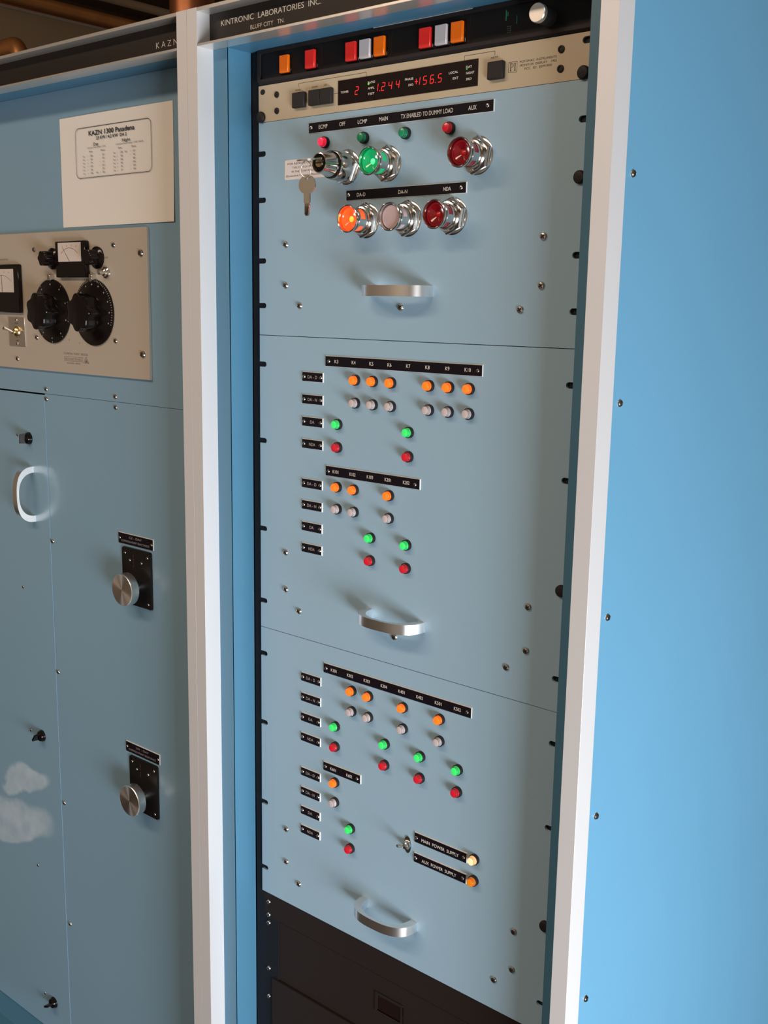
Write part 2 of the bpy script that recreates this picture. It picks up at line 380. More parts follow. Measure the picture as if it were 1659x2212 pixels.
# ------------------------------------------------------------------ rack panels
def rack_plate(parent, z1, z0, slots, m, y0=3, y1=0, name='face_plate', leftslots=True, rightslots=True, label=None):
    w, r, d = 482.6, 3.4, 12.9
    pts = []
    def arc(cx, cz, a0, a1): return [(cx + r*math.cos(math.radians(a0+(a1-a0)*i/8)), cz + r*math.sin(math.radians(a0+(a1-a0)*i/8))) for i in range(9)]
    pts.append((.3, z0))
    if leftslots:
        for z in sorted(slots): pts += [(.3, z-r)] + arc(d-r, z, -90, 90) + [(.3, z+r)]
    pts += [(.3, z1), (w-.3, z1)]
    if rightslots:
        for z in sorted(slots, reverse=True): pts += [(w-.3, z+r)] + arc(w-d+r, z, 90, 270) + [(w-.3, z-r)]
    pts.append((w-.3, z0))
    bm = BM(); prism(bm, pts, y0, y1)
    return gput(name, bm, m, parent, label=label)
I = 25.4
def zr(i): return -i*I

# --- black annunciator unit at the top
t = thing('annunciator_unit', 'black rack unit with eight square red, white and orange buttons and a silver knob', 'control panel', (241.3, 0, 0))
bm = BM(); box(bm, .3, 482.3, 0, 3.4, .5, 44.2); gput('face_plate', bm, 'black', t)
bm = BM(); o_ = rrect(.3, 482.3, .5, 42.0, 4); i_ = rrect(5, 478, 7, 37.6, 2)
A = [bm.verts.new((p[0], 0, p[1])) for p in o_]; B = [bm.verts.new((p[0], -2.4, p[1] + (2.6 if p[1] < 10 else 0))) for p in o_]; C_ = [bm.verts.new((p[0], -2.4, p[1])) for p in i_]; D_ = [bm.verts.new((p[0], 0, p[1])) for p in i_]
for P, Q in ((A, B), (B, C_), (C_, D_)):
    for k in range(len(P)): bm.faces.new((P[k], P[(k+1) % len(P)], Q[(k+1) % len(P)], Q[k]))
gput('bezel', bm, 'bezel', t, label='raised black bezel')
bm = BM(); box(bm, 195, 335, -2.9, -2.2, 41.5, 42.1); gput('top_trim', bm, 'alu', t, label='thin worn metal edge')
for x in (110.4, 220.6, 330.9):
    bm = BM(); box(bm, x-.25, x+.25, -.3, .2, 7.5, 37); gput('divider', bm, 'bezel', t, (x, 0, 22), 'thin divider line between the black plates')
def sq(x0, x1, z0, z1, m, lab):
    bm = BM(); box(bm, x0-1.6, x1+1.6, -1.2, 0, z0-1.6, z1+1.6, bev=.4)
    o = gput('push_button', bm, 'blackgloss', t, ((x0+x1)/2, 0, (z0+z1)/2), lab)
    bm = BM(); box(bm, x0, x1, -5.0, -1.0, z0, z1, bev=.5); gput('button_cap', bm, m, o, label=lab.replace('button', 'cap'))
sq(42.6, 57.6, 10.2, 30.6, 'sorange', 'square orange button'); sq(87, 102.4, 10.1, 30.9, 'sred', 'square red button')
for x, m, lab in ((153.2, 'sred', 'square red button'), (175.2, 'swhite', 'square white button'), (197.2, 'sorange', 'square orange button'), (263.8, 'sred', 'square red button'), (286.2, 'swhite', 'square white button'), (308.0, 'sorange', 'square orange button')):
    sq(x, x+15.6, 10.4, 31.2, m, lab)
bm = BM()
n = 40
lathe(bm, [(9.8, 0, 1), (9.8, -2, 1), (9.3, -2.2, 1), (9.0, -17, 0), (9.4, -17.5, 0), (9.4, -22, 0), (8.7, -22.8, 0), (0, -22.8, 0)], 429.2, 19.8, n)
gput('rotary_knob', bm, ['polished', 'keycap'], t, (429.2, 0, 19.8), 'small round knob with a bright silver cap')
bm = BM()
for i in range(4):
    for j in range(3): box(bm, 378.5+j*2, 379.3+j*2, -.1, 0, 11.5+i*2, 12.2+i*2)
gput('dot_marks', bm, 'greyink', t, label='small grid of pale dots')
bm = BM(); box(bm, 376.2, 377.4, -.1, 0, 24, 34); box(bm, 378.6, 379.4, -.1, 0, 28, 32); box(bm, 390, 390.6, -.1, 0, 19, 27); gput('legend_marks', bm, 'dgreen', t, label='dim green legend marks')

# --- monitor display
t = thing('monitor_display', 'grey-beige monitor display unit with red digits under the row of square buttons', 'monitor display', (241.3, 0, -44.1))
rack_plate(t, -.2, -44.1, (-7.7,), 'beige', leftslots=False)
bm = BM(); prism(bm, circ(7.8, -7.7, 4.4, 20, rz=3.4), 0, -.05); gput('mounting_hole', bm, 'dark', t, label='oval mounting hole')
for x, z in ((33.6, -13.4), (33.6, -32.7), (445.8, -12.9), (445.8, -31.6)):
    def f():
        bm = BM(); lathe(bm, [(3.9, 0), (3.7, -1.2), (2.2, -1.6), (1.8, -.8), (0, -.8)], n=20); return finish(bm, 'socket_screw', 'bezel')
    put('socket_screw', cached('sock', f), t, (x, 0, z), 'small black socket screw')
thumbscrew(t, 6.1, -38.0, 0); thumbscrew(t, 473.6, -38.6, 0)
for (a, b) in ((65.3, 86), (93.4, 112.3), (112.6, 131.4), (358.4, 378.3)):
    bm = BM(); box(bm, a, b, -6, 0, -33.4, -15.6, bev=.9); gput('push_button', bm, 'keycap', t, ((a+b)/2, 0, -24.5), 'square charcoal push button')
bm = BM(); box(bm, 138.5, 343, -.6, 0, -36.6, -9.0); dw = gput('display_window', bm, 'window', t, (240.8, 0, -22.8), 'dark red smoked display window')
Y2 = -.75
lettering('display_lettering', [('TOWER', 149.4, -22.6, 12.6, 2.4, 'c'), ('RATIO', 191.5, -16.2, 11, 2.4, 'c'), ('AMPL', 191.0, -22.6, 10, 2.4, 'c'), ('TEST', 191.0, -28.8, 10, 2.4, 'c'),
 ('PHASE', 248, -19.2, 12, 2.4, 'c'), ('DEG', 250.6, -25.6, 7, 2.4, 'c'), ('LOCAL', 310.3, -19.4, 12.5, 2.4, 'c'), ('EXT', 313.4, -25.6, 7.5, 2.4, 'c'),
 ('DAY', 331.2, -16, 8, 2.4, 'c'), ('NIGHT', 332.9, -22.3, 11, 2.4, 'c'), ('3RD', 331.2, -28.4, 7.5, 2.4, 'c')], Y2, 'white', dw, bold=.01)
def seg(bm, x, z, ch, w=4.6, h=8.6, t_=.8, sl=.14):
    on = {'0': 'abcdef', '1': 'bc', '2': 'abged', '4': 'fgbc', '5': 'afgcd', '6': 'afgecd'}[ch]
    S = {'a': (0, h, w, h), 'd': (0, 0, w, 0), 'g': (0, h/2, w, h/2), 'f': (0, h/2, 0, h), 'e': (0, 0, 0, h/2), 'b': (w, h/2, w, h), 'c': (w, 0, w, h/2)}
    for k in on:
        a, b, c, d = S[k]; g = t_*.55
        if b == d: P = [(a+g, b-t_/2), (c-g, b-t_/2), (c-g, b+t_/2), (a+g, b+t_/2)]
        else: P = [(a-t_/2, b+g*.5), (a+t_/2, b+g*.5), (a+t_/2, d-g*.5), (a-t_/2, d-g*.5)]
        P = [(x - w/2 + p[0] + sl*(p[1]-h/2), z - h/2 + p[1]) for p in P]
        prism(bm, P, -.6, Y2)
for ch, x in (('2', 168.6), ('1', 199), ('2', 209.4), ('4', 220.1), ('4', 231), ('1', 261), ('5', 270.7), ('6', 280.7), ('5', 291.6)):
    bm = BM(); seg(bm, x, -23.0, ch, h=8.4); gput('digit', bm, 'red7', dw, (x, 0, -23), f'lit red digit {ch}')
for x in (204.2, 285.6):
    bm = BM(); prism(bm, circ(x, -27.0, .55, 10), -.6, Y2); gput('decimal_point', bm, 'red7', dw, (x, 0, -27), 'lit red decimal point')
bm = BM(); box(bm, 255.9, 260.7, Y2, -.6, -23.4, -22.6); box(bm, 257.9, 258.7, Y2, -.6, -25.8, -20.2)
gput('plus_sign', bm, 'red7', dw, label='lit red plus sign')
bm = BM(); lathe(bm, [(1.3, 0), (1.2, -.6), (0, -1.1)], 187, -17.6, 14, cy=-.5); gput('green_led', bm, 'greenled', dw, label='small lit green dot beside RATIO')
bm = BM(); lathe(bm, [(1.1, 0), (1.0, -.4), (0, -.8)], 328.1, -18, 14, cy=-.5); gput('green_led', bm, 'dimled', dw, label='small dim green dot under DAY')
bm = BM()
def ln(x0, x1, z0, z1, w=.22, y=-.08): box(bm, x0-w, x1+w, y, 0, z0-w, z1+w)
ln(72, 182.7, -4.4, -4.4); ln(72, 72, -8.4, -4.4); ln(182.7, 182.7, -8.9, -4.4); ln(131.6, 138.4, -22.8, -22.8)
gput('bracket_line', bm, 'ink', t, label='thin black bracket line joining MODE to the display'); bm = BM()
ln(324.1, 364, -4.2, -4.2); ln(324.1, 324.1, -8.9, -4.2); ln(364, 364, -8.2, -4.2)
gput('bracket_line', bm, 'ink', t, label='thin black bracket line joining PATT to the display'); bm = BM()
for (a, b, c, d) in ((382.3, 392.7, -28.2, -28.2), (382.3, 392.7, -17.9, -17.9), (382.3, 382.3, -28.2, -17.9), (392.7, 392.7, -28.2, -17.9)): ln(a, b, c, d, .2)
gput('emblem_frame', bm, 'ink', t, label='thin square frame around the emblem'); bm = BM()   # serif letters of the emblem
for (a, b, c, d) in ((384.4, 385.3, -26.6, -19.5), (383.8, 386.0, -26.9, -26.4), (383.8, 387.4, -19.7, -19.2), (385.3, 387.4, -23.2, -22.8), (387.4, 388.2, -22.7, -19.9), (389.7, 390.7, -26.6, -19.5), (389.0, 391.4, -26.9, -26.4), (389.0, 391.4, -19.7, -19.2)): box(bm, a, b, -.1, 0, c, d)
gput('emblem', bm, 'ink', t, label='serif PI emblem')
lettering('lettering', [('MODE', 70.8, -12.0, 9, 2.0, 'c'), ('DOWN', 99.4, -11.3, 9.5, 2.0, 'c'), ('UP', 117.2, -11.0, 4.5, 2.0, 'c'), ('PATT', 363.8, -10.6, 9, 2.0, 'c'),
 ('POTOMAC  INSTRUMENTS', 418.3, -19.0, 44.6, 2.2, 'c'), ('MONITOR  DISPLAY    1902', 418.5, -22.7, 44.6, 2.2, 'c'), ('FCC  ID:  IJ5PI1900', 418.8, -26.4, 33, 2.2, 'c')], -.12, 'ink', t)

# --- transmitter switch panel (6 units)
def lamps(parent, rowz, cols, c, word, row, caps=None):
    for x in cols: lamp(parent, x, rowz, c, f'{word} indicator lamp in the {row} row')
LS = lambda zt, ds: [zr(zt+d) for d in ds]
t = thing('switch_panel', 'light blue rack panel with six chrome switches in two rows, above the lamp panels', 'control panel', (241.3, 0, zr(12.25)))
rack_plate(t, zr(1.75)-.2, zr(12.25)+.4, LS(1.75, (1.5, 3.75, 6.75, 9.0)), 'panel')
thumbscrew(t, 475.0, -138.8, 0)
nameplate(t, 90.6, 366.3, -65.4, -52.2, [('ECMP', 115.3, -58.6, 14.5, 4.6), ('OFF', 146.9, -58.5, 9.5, 4.6), ('LCMP', 179, -58.6, 14.5, 4.6), ('MAIN', 211.6, -58.5, 13, 4.6), ('TX ENABLED TO DUMMY LOAD', 274.8, -58.6, 74, 4.8), ('AUX', 338, -58.6, 11, 4.6)], [(95.2, -58.5), (358, -58.5)])
nameplate(t, 154, 333.2, -147.6, -134.9, [('DA-D', 178.4, -141.1, 13.5, 4.2), ('DA-N', 242.5, -141.2, 13.5, 4.2), ('NDA', 306.6, -141.4, 10.5, 4.2)], [(158.4, -141), (326, -141.2)])
for x, c, lab in ((118.4, 'redlit', 'brightly lit red indicator lamp under ECMP'), (182.0, 'dgreen', 'green indicator lamp under LCMP'), (245.2, 'dgreen', 'green indicator lamp above the blank space'), (308.0, 'red', 'red indicator lamp near AUX')):
    lamp(t, x, -77.3, c, lab)
def nut(bm, r, y0, y1, n=8, a0=.2, mi=0):
    prism(bm, circ(0, 0, r, n, a0), y0, y1+1.4, mi)
    P = circ(0, 0, r, n, a0); Q = circ(0, 0, r*.93, n, a0)
    a = [bm.verts.new((p[0], y1+1.4, p[1])) for p in P]; b = [bm.verts.new((p[0], y1, p[1])) for p in Q]
    bm.faces.new(b).material_index = mi
    for i in range(n): bm.faces.new((a[i], a[(i+1) % n], b[(i+1) % n], b[i])).material_index = mi
def operator_mesh():
    bm = BM(); lathe(bm, [(20.5, 0), (20.5, -1), (19.5, -1.6), (15, -1.8)], n=48); nut(bm, 20.5, -1.5, -8.5, 6, .35)
    N = 48
    lathe(bm, [(16.6, -8.4), (16.6, -10.5), (15.2, -12.2), (13.6, -12.6), (13.4, -17), (13.8, -25), (14.4, -30), (15.6, -31.6), (16.1, -33), (15.8, -34.2), (15.0, -34.7), (14.3, -34.2), (14.0, -32.5), (13.5, -29)], n=N,
          skip=lambda k, i: k == 4 and (i % 12) in (0, 1, 2, 3, 4, 5, 6))
    return finish(bm, 'chrome_guard', 'chrome')
def button_lens(c):
    bm = BM(); pr = [(12.9, -12.8, 0), (13.3, -29.6, 0), (12.6, -30.6, 0), (10.8, -30.6, 0), (10.0, -29.2, 0), (4.4, -26.8, 0), (3.4, -26.4, 1), (1.2, -27.6, 1), (0, -27.9, 1)]
    if c == 'bwhite': pr = [(12.9, -12.8, 0), (13.3, -30.0, 0), (12.9, -30.8, 0), (12.0, -31.0, 1), (0, -31.2, 1)]
    lathe(bm, pr, n=40)
    return finish(bm, 'lens', [c, c+'hot'])
for x, z, c, lab in ((217.8, -108.7, 'bgreen', 'lit green push button in chrome guard'), (346.0, -108.7, 'bred', 'large dark red push button in chrome guard under AUX'),
                     (186.0, -171.4, 'bamber', 'lit orange push button in chrome guard under DA-D'), (250.0, -171.4, 'bwhite', 'white push button in chrome guard under DA-N'), (314.0, -171.2, 'bred', 'dark red push button in chrome guard under NDA')):
    o = put('push_button', cached('oper', operator_mesh), t, (x, 0, z), lab)
    put('lens', cached(('bl', c), lambda: button_lens(c)), o, (x, 0, z))
# key switch
bm = BM(); lathe(bm, [(20.5, 0), (20.5, -1), (19.5, -1.6), (15, -1.8)], n=48); nut(bm, 20.5, -1.5, -8.5, 6, .1)
lathe(bm, [(17.4, -8.4), (17.4, -13), (17.0, -25.5), (16.2, -27.5), (15.0, -27.6)], n=48)
ks = gput('key_switch', bm, 'chrome', t, (0, 0, 0), 'chrome key switch'); ks.location += Vector((153.8, 0, -108.2))/1000; ORG[ks] = Vector((153.8, 0, -108.2))
bm = BM(); lathe(bm, [(15.6, -27.3), (15.8, -29.5), (15.2, -30.6), (13.6, -30.8)], n=48); put('black_ring', finish(bm, 'black_ring', 'blackgloss'), ks)
bm = BM(); lathe(bm, [(14.6, -30.0), (14.3, -33), (12.2, -40), (11.6, -47), (11.3, -48.2), (10.2, -48.4), (9.9, -47.4)], n=48); put('lock_barrel', finish(bm, 'lock_barrel', 'chrome'), ks)
bm = BM(); lathe(bm, [(10.0, -47.0, 0), (5.2, -47.2, 0), (5.2, -47.2, 1), (5.0, -49.0, 1), (0, -49.2, 1)], n=40); box(bm, -4.8, 4.8, -49.4, -49, -.8, .8, 2); put('lock_cylinder', finish(bm, 'lock_cylinder', ['blackgloss', 'brass', 'dark']), ks)
for x, z in ((49.4, -196.2), (49.1, -247), (74.6, -272.2), (434.4, -196.2), (434.4, -246.8), (409, -272.2), (241.6, -271.9)): screw(t, x, z)
handle(t, 241.3, -253.2)

# --- relay status panels
COL = [144.3 + 28.8*i for i in range(8)]
def rowplates(t, zs, xo=0):
    for z, s, w in zip(zs, ('DA - D', 'DA - N', 'DA', 'NDA'), (16.5, 16.5, 7.5, 11)):
        nameplate(t, 80.2+xo, 117.4+xo, z-6.4, z+6.4, [(s, 98.8+xo, z, w, 4.0)], [(84.0+xo, z), (113.5+xo, z)], mk='dimwhite', label=None)
t = thing('relay_status_panel', 'middle light blue rack panel with lamps under labels K3 to K10', 'control panel', (241.3, 0, zr(28)))
rack_plate(t, zr(12.25)-.4, zr(28)+.4, LS(12.25, (1.5, 5.5, 10.25, 14.25)), 'panel')
thumbscrew(t, 477, zr(12.25+10.25), 0)
nameplate(t, 121.2, 363, -346.6, -332.9, [(f'K{3+i}', 140.6+28.85*i, -339.6, 6.2 if i < 7 else 8.6, 4.3) for i in range(8)], [(127.5, -339.9), (356.4, -339.9)])
rowplates(t, (-361.2, -389.9, -418.6, -447.4), .3)
for i in (1, 2, 3, 5, 6, 7):
    lamp(t, COL[i]-.3, -360.8, 'amber', f'lit orange indicator lamp under K{3+i}'); lamp(t, COL[i], -389.0, 'white_l', f'white indicator lamp under K{3+i}')
for i in (0, 4): lamp(t, COL[i]-.5, -417.7, 'green', f'lit green indicator lamp under K{3+i}'); lamp(t, COL[i]-.3, -446.8, 'red', f'red indicator lamp under K{3+i}')
nameplate(t, 122.9, 277.9, -485.2, -471.6, [(s, 140.7+29*i, -478.4, 10, 4.2) for i, s in enumerate(('K101', 'K102', 'K103', 'K201', 'K202'))], [(128, -478.9), (270, -479.2)])
rowplates(t, (-499.2, -527.8, -556.6, -585.4))
for i, s in ((0, 'K101'), (1, 'K102'), (3, 'K201')): lamp(t, COL[i]-.4, -497.5, 'amber', f'lit orange indicator lamp under {s}'); lamp(t, COL[i]-.1, -525.7, 'white_l', f'white indicator lamp under {s}')
for i, s in ((2, 'K103'), (4, 'K202')): lamp(t, COL[i]-.5, -554.7, 'green', f'lit green indicator lamp under {s}'); lamp(t, COL[i]-.5, -583.7, 'red', f'red indicator lamp under {s}')
for x, z in ((48.8, -598), (49.1, -649.2), (74.6, -674.5), (241.8, -674.5), (435.2, -598.1), (434.8, -649.2), (409.2, -674.6)): screw(t, x, z)
handle(t, 241.3, -652.6)

t = thing('relay_status_panel', 'lowest light blue rack panel with lamps and a power supply toggle switch', 'control panel', (241.3, 0, zr(43.75)))
rack_plate(t, zr(28)-.4, zr(43.75), LS(28, (1.5, 5.5, 10.25, 14.25)), 'panel')
thumbscrew(t, 477, zr(28+10.25), 0)
K3 = ('K301', 'K302', 'K303', 'K304', 'K401', 'K402', 'K501', 'K502')
nameplate(t, 121.5, 363.6, -749.2, -735.3, [(s, 140.5+28.9*i, -742.4, 10.2, 4.2) for i, s in enumerate(K3)], [(126.7, -742.4), (357, -742.5)])
rowplates(t, (-764.5, -793.1, -821.7, -850.3), -.6)
for i in (1, 2, 4, 6): lamp(t, COL[i], -762.0, 'amber', f'lit orange indicator lamp under {K3[i]}'); lamp(t, COL[i]+.4, -790.0, 'white_l', f'white indicator lamp under {K3[i]}')
for i in (0, 3, 5, 7): lamp(t, COL[i]+.3, -818.5, 'green', f'lit green indicator lamp under {K3[i]}'); lamp(t, COL[i]+.3, -847.0, 'red', f'red indicator lamp under {K3[i]}')
nameplate(t, 122.2, 190.1, -887.0, -874.0, [('K601', 140.8, -880.8, 10.2, 4.2), ('K602', 169.9, -880.9, 10.2, 4.2)], [(126.6, -880.7), (183.6, -880.7)])
rowplates(t, (-900.9, -929.4, -957.9, -986.2), -.4)
lamp(t, 144.5, -898, 'amber', 'lit orange indicator lamp under K601'); lamp(t, 144.6, -926.2, 'white_l', 'white indicator lamp under K601')
lamp(t, 173.7, -954.5, 'green', 'lit green indicator lamp under K602'); lamp(t, 173.5, -983, 'red', 'red indicator lamp under K602')
nameplate(t, 281.5, 364, -935.3, -921.3, [('MAIN  POWER  SUPPLY', 322.5, -929.0, 58, 4.3)], [(285.2, -928.6), (358.8, -928.6)])
nameplate(t, 281.3, 364, -962.6, -949.2, [('AUX  POWER  SUPPLY', 321.8, -956.6, 54, 4.3)], [(284.8, -956.5), (358.4, -956.3)])
lamp(t, 374.9, -925.2, 'pale', 'pale lit indicator lamp beside MAIN POWER SUPPLY'); lamp(t, 374.8, -953.1, 'damber', 'amber indicator lamp beside AUX POWER SUPPLY')
bm = BM(); prism(bm, circ(0, 0, 5.6, 24, rz=11.5), 0, -1.2); lathe(bm, [(6.2, -1.2), (6.0, -3.4), (4.8, -5.2), (3.4, -6.5), (3.0, -9)], n=6); lathe(bm, [(4.2, -4), (4.0, -8), (2.4, -9)], n=24)
ts = put('toggle_switch', finish(bm, 'toggle_switch', 'chrome'), t, (270.9, 0, -943.1), 'chrome toggle switch')
bm = BM(); tube(bm, [(0, -7, 0), (-.4, -12, 2), (-.9, -19, 5), (-1.1, -21, 5.8)], [1.4, 1.6, 2.4, 1.6], 14); put('lever', finish(bm, 'lever', 'chrome'), ts)
for x, z in ((49.8, -998.4), (49.7, -1048.1), (75.2, -1073.1), (434.7, -996.8), (434.3, -1046.7), (409.1, -1071.5), (240.9, -1077.6)): screw(t, x, z)
handle(t, 241.3, -1051.5)

# --- black blank panels below
t = thing('blank_panel', 'black blank rack panel right under the lowest blue panel', 'blank panel', (241.3, 0, -1151))
rack_plate(t, zr(43.75)-1, -1151, (), 'lowpanel', 6, 3.2)
t = thing('meter_unit', 'black rack unit with a small dark window near the bottom of the cabinet', 'rack unit', (241.3, 0, -1420))
bm = BM(); box(bm, 18, 466, 4.5, 9, -1245, -1152.5); gput('face_plate', bm, 'lowpanel', t)
bm = BM()
for (a, b, c, d) in ((217, 265.5, -1181, -1177), (217, 265.5, -1207, -1203.5), (217, 221, -1203.5, -1181), (261.5, 265.5, -1203.5, -1181)): box(bm, a, b, 2.8, 4.5, c, d)
w = gput('window_frame', bm, 'lowpanel', t, label='small raised frame around a dark window')
bm = BM(); box(bm, 221, 261.5, 4.1, 4.5, -1203.5, -1181); gput('window_glass', bm, 'window', w)
bm = BM(); box(bm, 18, 466, 1, 9, -1420, -1246.5, bev=.6); gput('lower_cover', bm, 'lowpanel', t, label='brownish black lower cover')

# ------------------------------------------------------------------ left cabinet fronts
XL0, XL1 = -955, -107.8
t = thing('front_panel', 'wide blue upper front of the left cabinet, behind the white paper', 'cabinet panel', (-530, 1.5, -422))
bm = BM(); box(bm, XL0, XL1, 0, 3, -421.9, 42.2); gput('face_plate', bm, 'lpanel', t)
for x, z in ((-510.5, -414.7), (-321.9, -414.3), (-700, -415)): screw(t, x, z, 0, 3.8)
t = thing('front_panel', 'tall blue lower panel with the two round aluminium crank knobs', 'cabinet panel', (-312, 1.5, -1626))
bm = BM(); box(bm, -515.0, XL1, 0, 3, -1626, -422.5); gput('face_plate', bm, 'lpanel', t)
for x, z in ((-510.8, -430.9), (-321.9, -430.7), (-510, -669.8), (-509, -900), (-507, -1141.5), (-504.4, -1374.6)): screw(t, x, z, 0, 3.8)
low = t
t = thing('cabinet_door', 'blue door of the left cabinet with an upright bow handle and three black latches', 'cabinet door', (-516.2, 1.5, -1626))
bm = BM(); box(bm, XL0, -515.9, -.8, 2.5, -1626, -424.6); gput('face_plate', bm, 'smudge', t)
for x, z in ((-603, -498), (-607.5, -767.3), (-604.5, -1032.9), (-601.6, -1296), (-597.5, -1556.6)): screw(t, x, z, 0, 3.0)
handle(t, -563.4, -595, True)
for z, a in ((-500.5, 1.5), (-1032.2, .9), (-1561, .5)):
    bm = BM(); lathe(bm, [(10.5, 0), (10.4, -3), (8.6, -7.5), (5, -9.5), (0, -9.8)], n=28)
    c, s = math.cos(a), math.sin(a); P = [(-8.5, -1.8), (8.5, -1.8), (8.5, 1.8), (-8.5, 1.8)]
    lo = put('latch', finish(bm, 'latch', 'blackgloss'), t, (-567, 0, z), 'black quarter turn latch')
    bm = BM(); prism(bm, [(p[0]*c-p[1]*s, p[0]*s+p[1]*c) for p in P], -7, -19, inset=1.0); put('thumb_turn', finish(bm, 'thumb_turn', 'blackgloss'), lo)

# crank counters
for (dx, dz, s1, s2, lab) in ((0, 0, 'C2 - DAY', 'COMMON POINT REACTANCE', 'upper'), (3.5, -345.6, 'L01 - DAY', 'COMMON POINT RESISTANCE', 'lower')):
    x0, x1, zt = -323.2+dx, -235.6+dx, -624.6+dz
    nameplate(low, x0, x1, zt-18, zt, [(s1, (x0+x1)/2, zt-5.6, 32, 3.4), (s2, (x0+x1)/2-1, zt-12.4, 70, 3.2)], [(x0+4, zt-9), (x1-4, zt-9)], mk='dimwhite', bold=-.012, label='engraved black label above a crank counter')
    bm = BM(); prism(bm, rrect(-313.3+dx, -240.6+dx, -737+dz, -646+dz, 4), 0, -3, inset=.4)
    cd = gput('crank_counter', bm, 'black', low, (-277+dx, 0, -691+dz), f'black counter plate with a round aluminium crank knob, {lab}')
    for x, z in ((-305, -655.5), (-249, -655.5), (-293.5, -665.5), (-264, -666), (-249, -729), (-305, -729)): screw(cd, x+dx, z+dz, -3, 2.4)
    bm = BM()
    for k in range(9): box(bm, -284.2+dx, -283.6+dx+(k % 2)*.7, -3.1, -3, -655-k*2.6+dz, -654.5-k*2.6+dz)
    gput('scale_marks', bm, 'meterred', cd, label='fine reddish scale marks')
    bm = BM(); lathe(bm, [(7, -3), (7, -17), (24.2, -17.2), (25.2, -18), (25.2, -30.6), (24.4, -31.6), (0, -31.6)], n=64)
    kb = put('crank_knob', finish(bm, 'crank_knob', 'spun'), cd, (-277+dx+.5, 0, -705.2+dz), 'round spun aluminium knob')

# paper with the pattern table
bm = BM(); nx = 10
P = [[(-443+272.4*i/nx, -.5-1.2*math.sin(math.pi*i/nx)*(j/6)**2 - (1.6*(1-j/6)**3)*(i/nx), -160+160.6*j/6) for i in range(nx+1)] for j in range(7)]
vs = [[bm.verts.new(p) for p in r] for r in P]; vb = [[bm.verts.new((p[0], p[1]+.25, p[2])) for p in r] for r in P]
for j in range(6):
    for i in range(nx):
        bm.faces.new((vs[j][i], vs[j][i+1], vs[j+1][i+1], vs[j+1][i])); bm.faces.new((vb[j][i], vb[j+1][i], vb[j+1][i+1], vb[j][i+1]))
pp = tag(gput('paper_sheet', bm, 'paper', at=(-306, -.5, -160)), 'white paper sheet with a printed station table, on the left cabinet above the bridge panel', 'paper')
bm = BM(); ro = rrect(-400.5, -217, -90, -17.5, 9, 6); ri = rrect(-399.7, -217.8, -89.2, -18.3, 8.2, 6)
yb = -2.3
a = [bm.verts.new((p[0], yb, p[1])) for p in ro]; b = [bm.verts.new((p[0], yb, p[1])) for p in ri]
for k in range(len(ro)): bm.faces.new((a[k], a[(k+1) % len(a)], b[(k+1) % len(b)], b[k]))
gput('printed_border', bm, 'ink', pp, label='black rounded border line')
lettering('title_print', [('KAZN 1300 Pasadena', -310.5, -26.8, 111, 6.6, 'c'), ('23 KW / 4.2 KW  DA 2', -310.5, -34.6, 74, 4.4, 'c')], yb, 'ink', pp, bold=.018)
lettering('heading_print', [('Day', -348.5, -42.8, 12.6, 4.2, 'c'), ('Night', -275, -42.6, 19, 4.2, 'c')], yb, 'ink', pp, bold=.006)
D1 = [('1', '1.480', '-', '22.9', ''), ('2', '1.281', '-', '97.8', ''), ('3', '.774', '+', '7.2', ''), ('4', '1.229', '+', '122.2', ''), ('5', '.248', '', '30.9', ''), ('6', '1.000', '+', '98.0', 'Ref')]
D2 = [('1', '1.000', '+', '37.5', 'Ref'), ('2', '.968', '+', '95.2', ''), ('3', '.968', '-', '40.0', ''), ('4', '.952', '-', '145.2', ''), ('5', '.776', '+', '95.8', ''), ('6', '.777', '+', '78.9', '')]
it = [('Common Point Amps = 22.5', -348, -47.2, 46, 1.7, 'c'), ('Common Point Amps = 9.47  (9.23)', -268, -47.2, 64, 1.7, 'c'), ('Ratio', -362, -52.6, 8.5, 2.1, 'c'), ('Phase', -332, -52.6, 10, 2.1, 'c'), ('Ratio', -290, -52.6, 8.5, 2.1, 'c'), ('Phase', -258, -52.6, 10, 2.1, 'c')]
for k in range(6):
    z = -58.8-4.95*k
    for D, ox in ((D1, (-380, -370.5, -361, -347, -339, -331)), (D2, (-304, -297, -287, -276, -265.5, -257))):
        n_, r_, s_, p_, f_ = D[k]
        it += [('Twr', ox[0], z, 6, 1.9, 'c'), (n_, ox[1], z, None, 1.9, 'c'), (r_, ox[2], z, None, 2.2, 'c'), (p_, ox[5], z, None, 2.2, 'c')]
        if s_: it.append((s_, ox[4], z, None, 1.9, 'c'))
        if f_: it.append((f_, ox[3], z, 5, 1.9, 'c'))
lettering('table_print', it, yb, 'greyink', pp, bold=.012)

# sticker beside the lock
bm = BM(); prism(bm, rrect(47.5, 121, -117.2, -93.4, 2.5), 0, -.2)
st = tag(gput('sticker', bm, 'sticker', at=(84, 0, -105)), 'white instruction sticker on the light blue panel left of the key switch', 'sticker')
lettering('lettering', [('FOR REMOTE OPERATION', 84, -98.2, 62, 2.3, 'c'), ('THIS SWITCH MUST BE', 84, -103.0, 46, 2.3, 'c'), ('IN THE LCMP POSITION', 84, -107.8, 48, 2.3, 'c'), ('(Extended Control / Monitoring)', 84, -112.7, 68, 2.3, 'c')], -.3, 'ink', st)

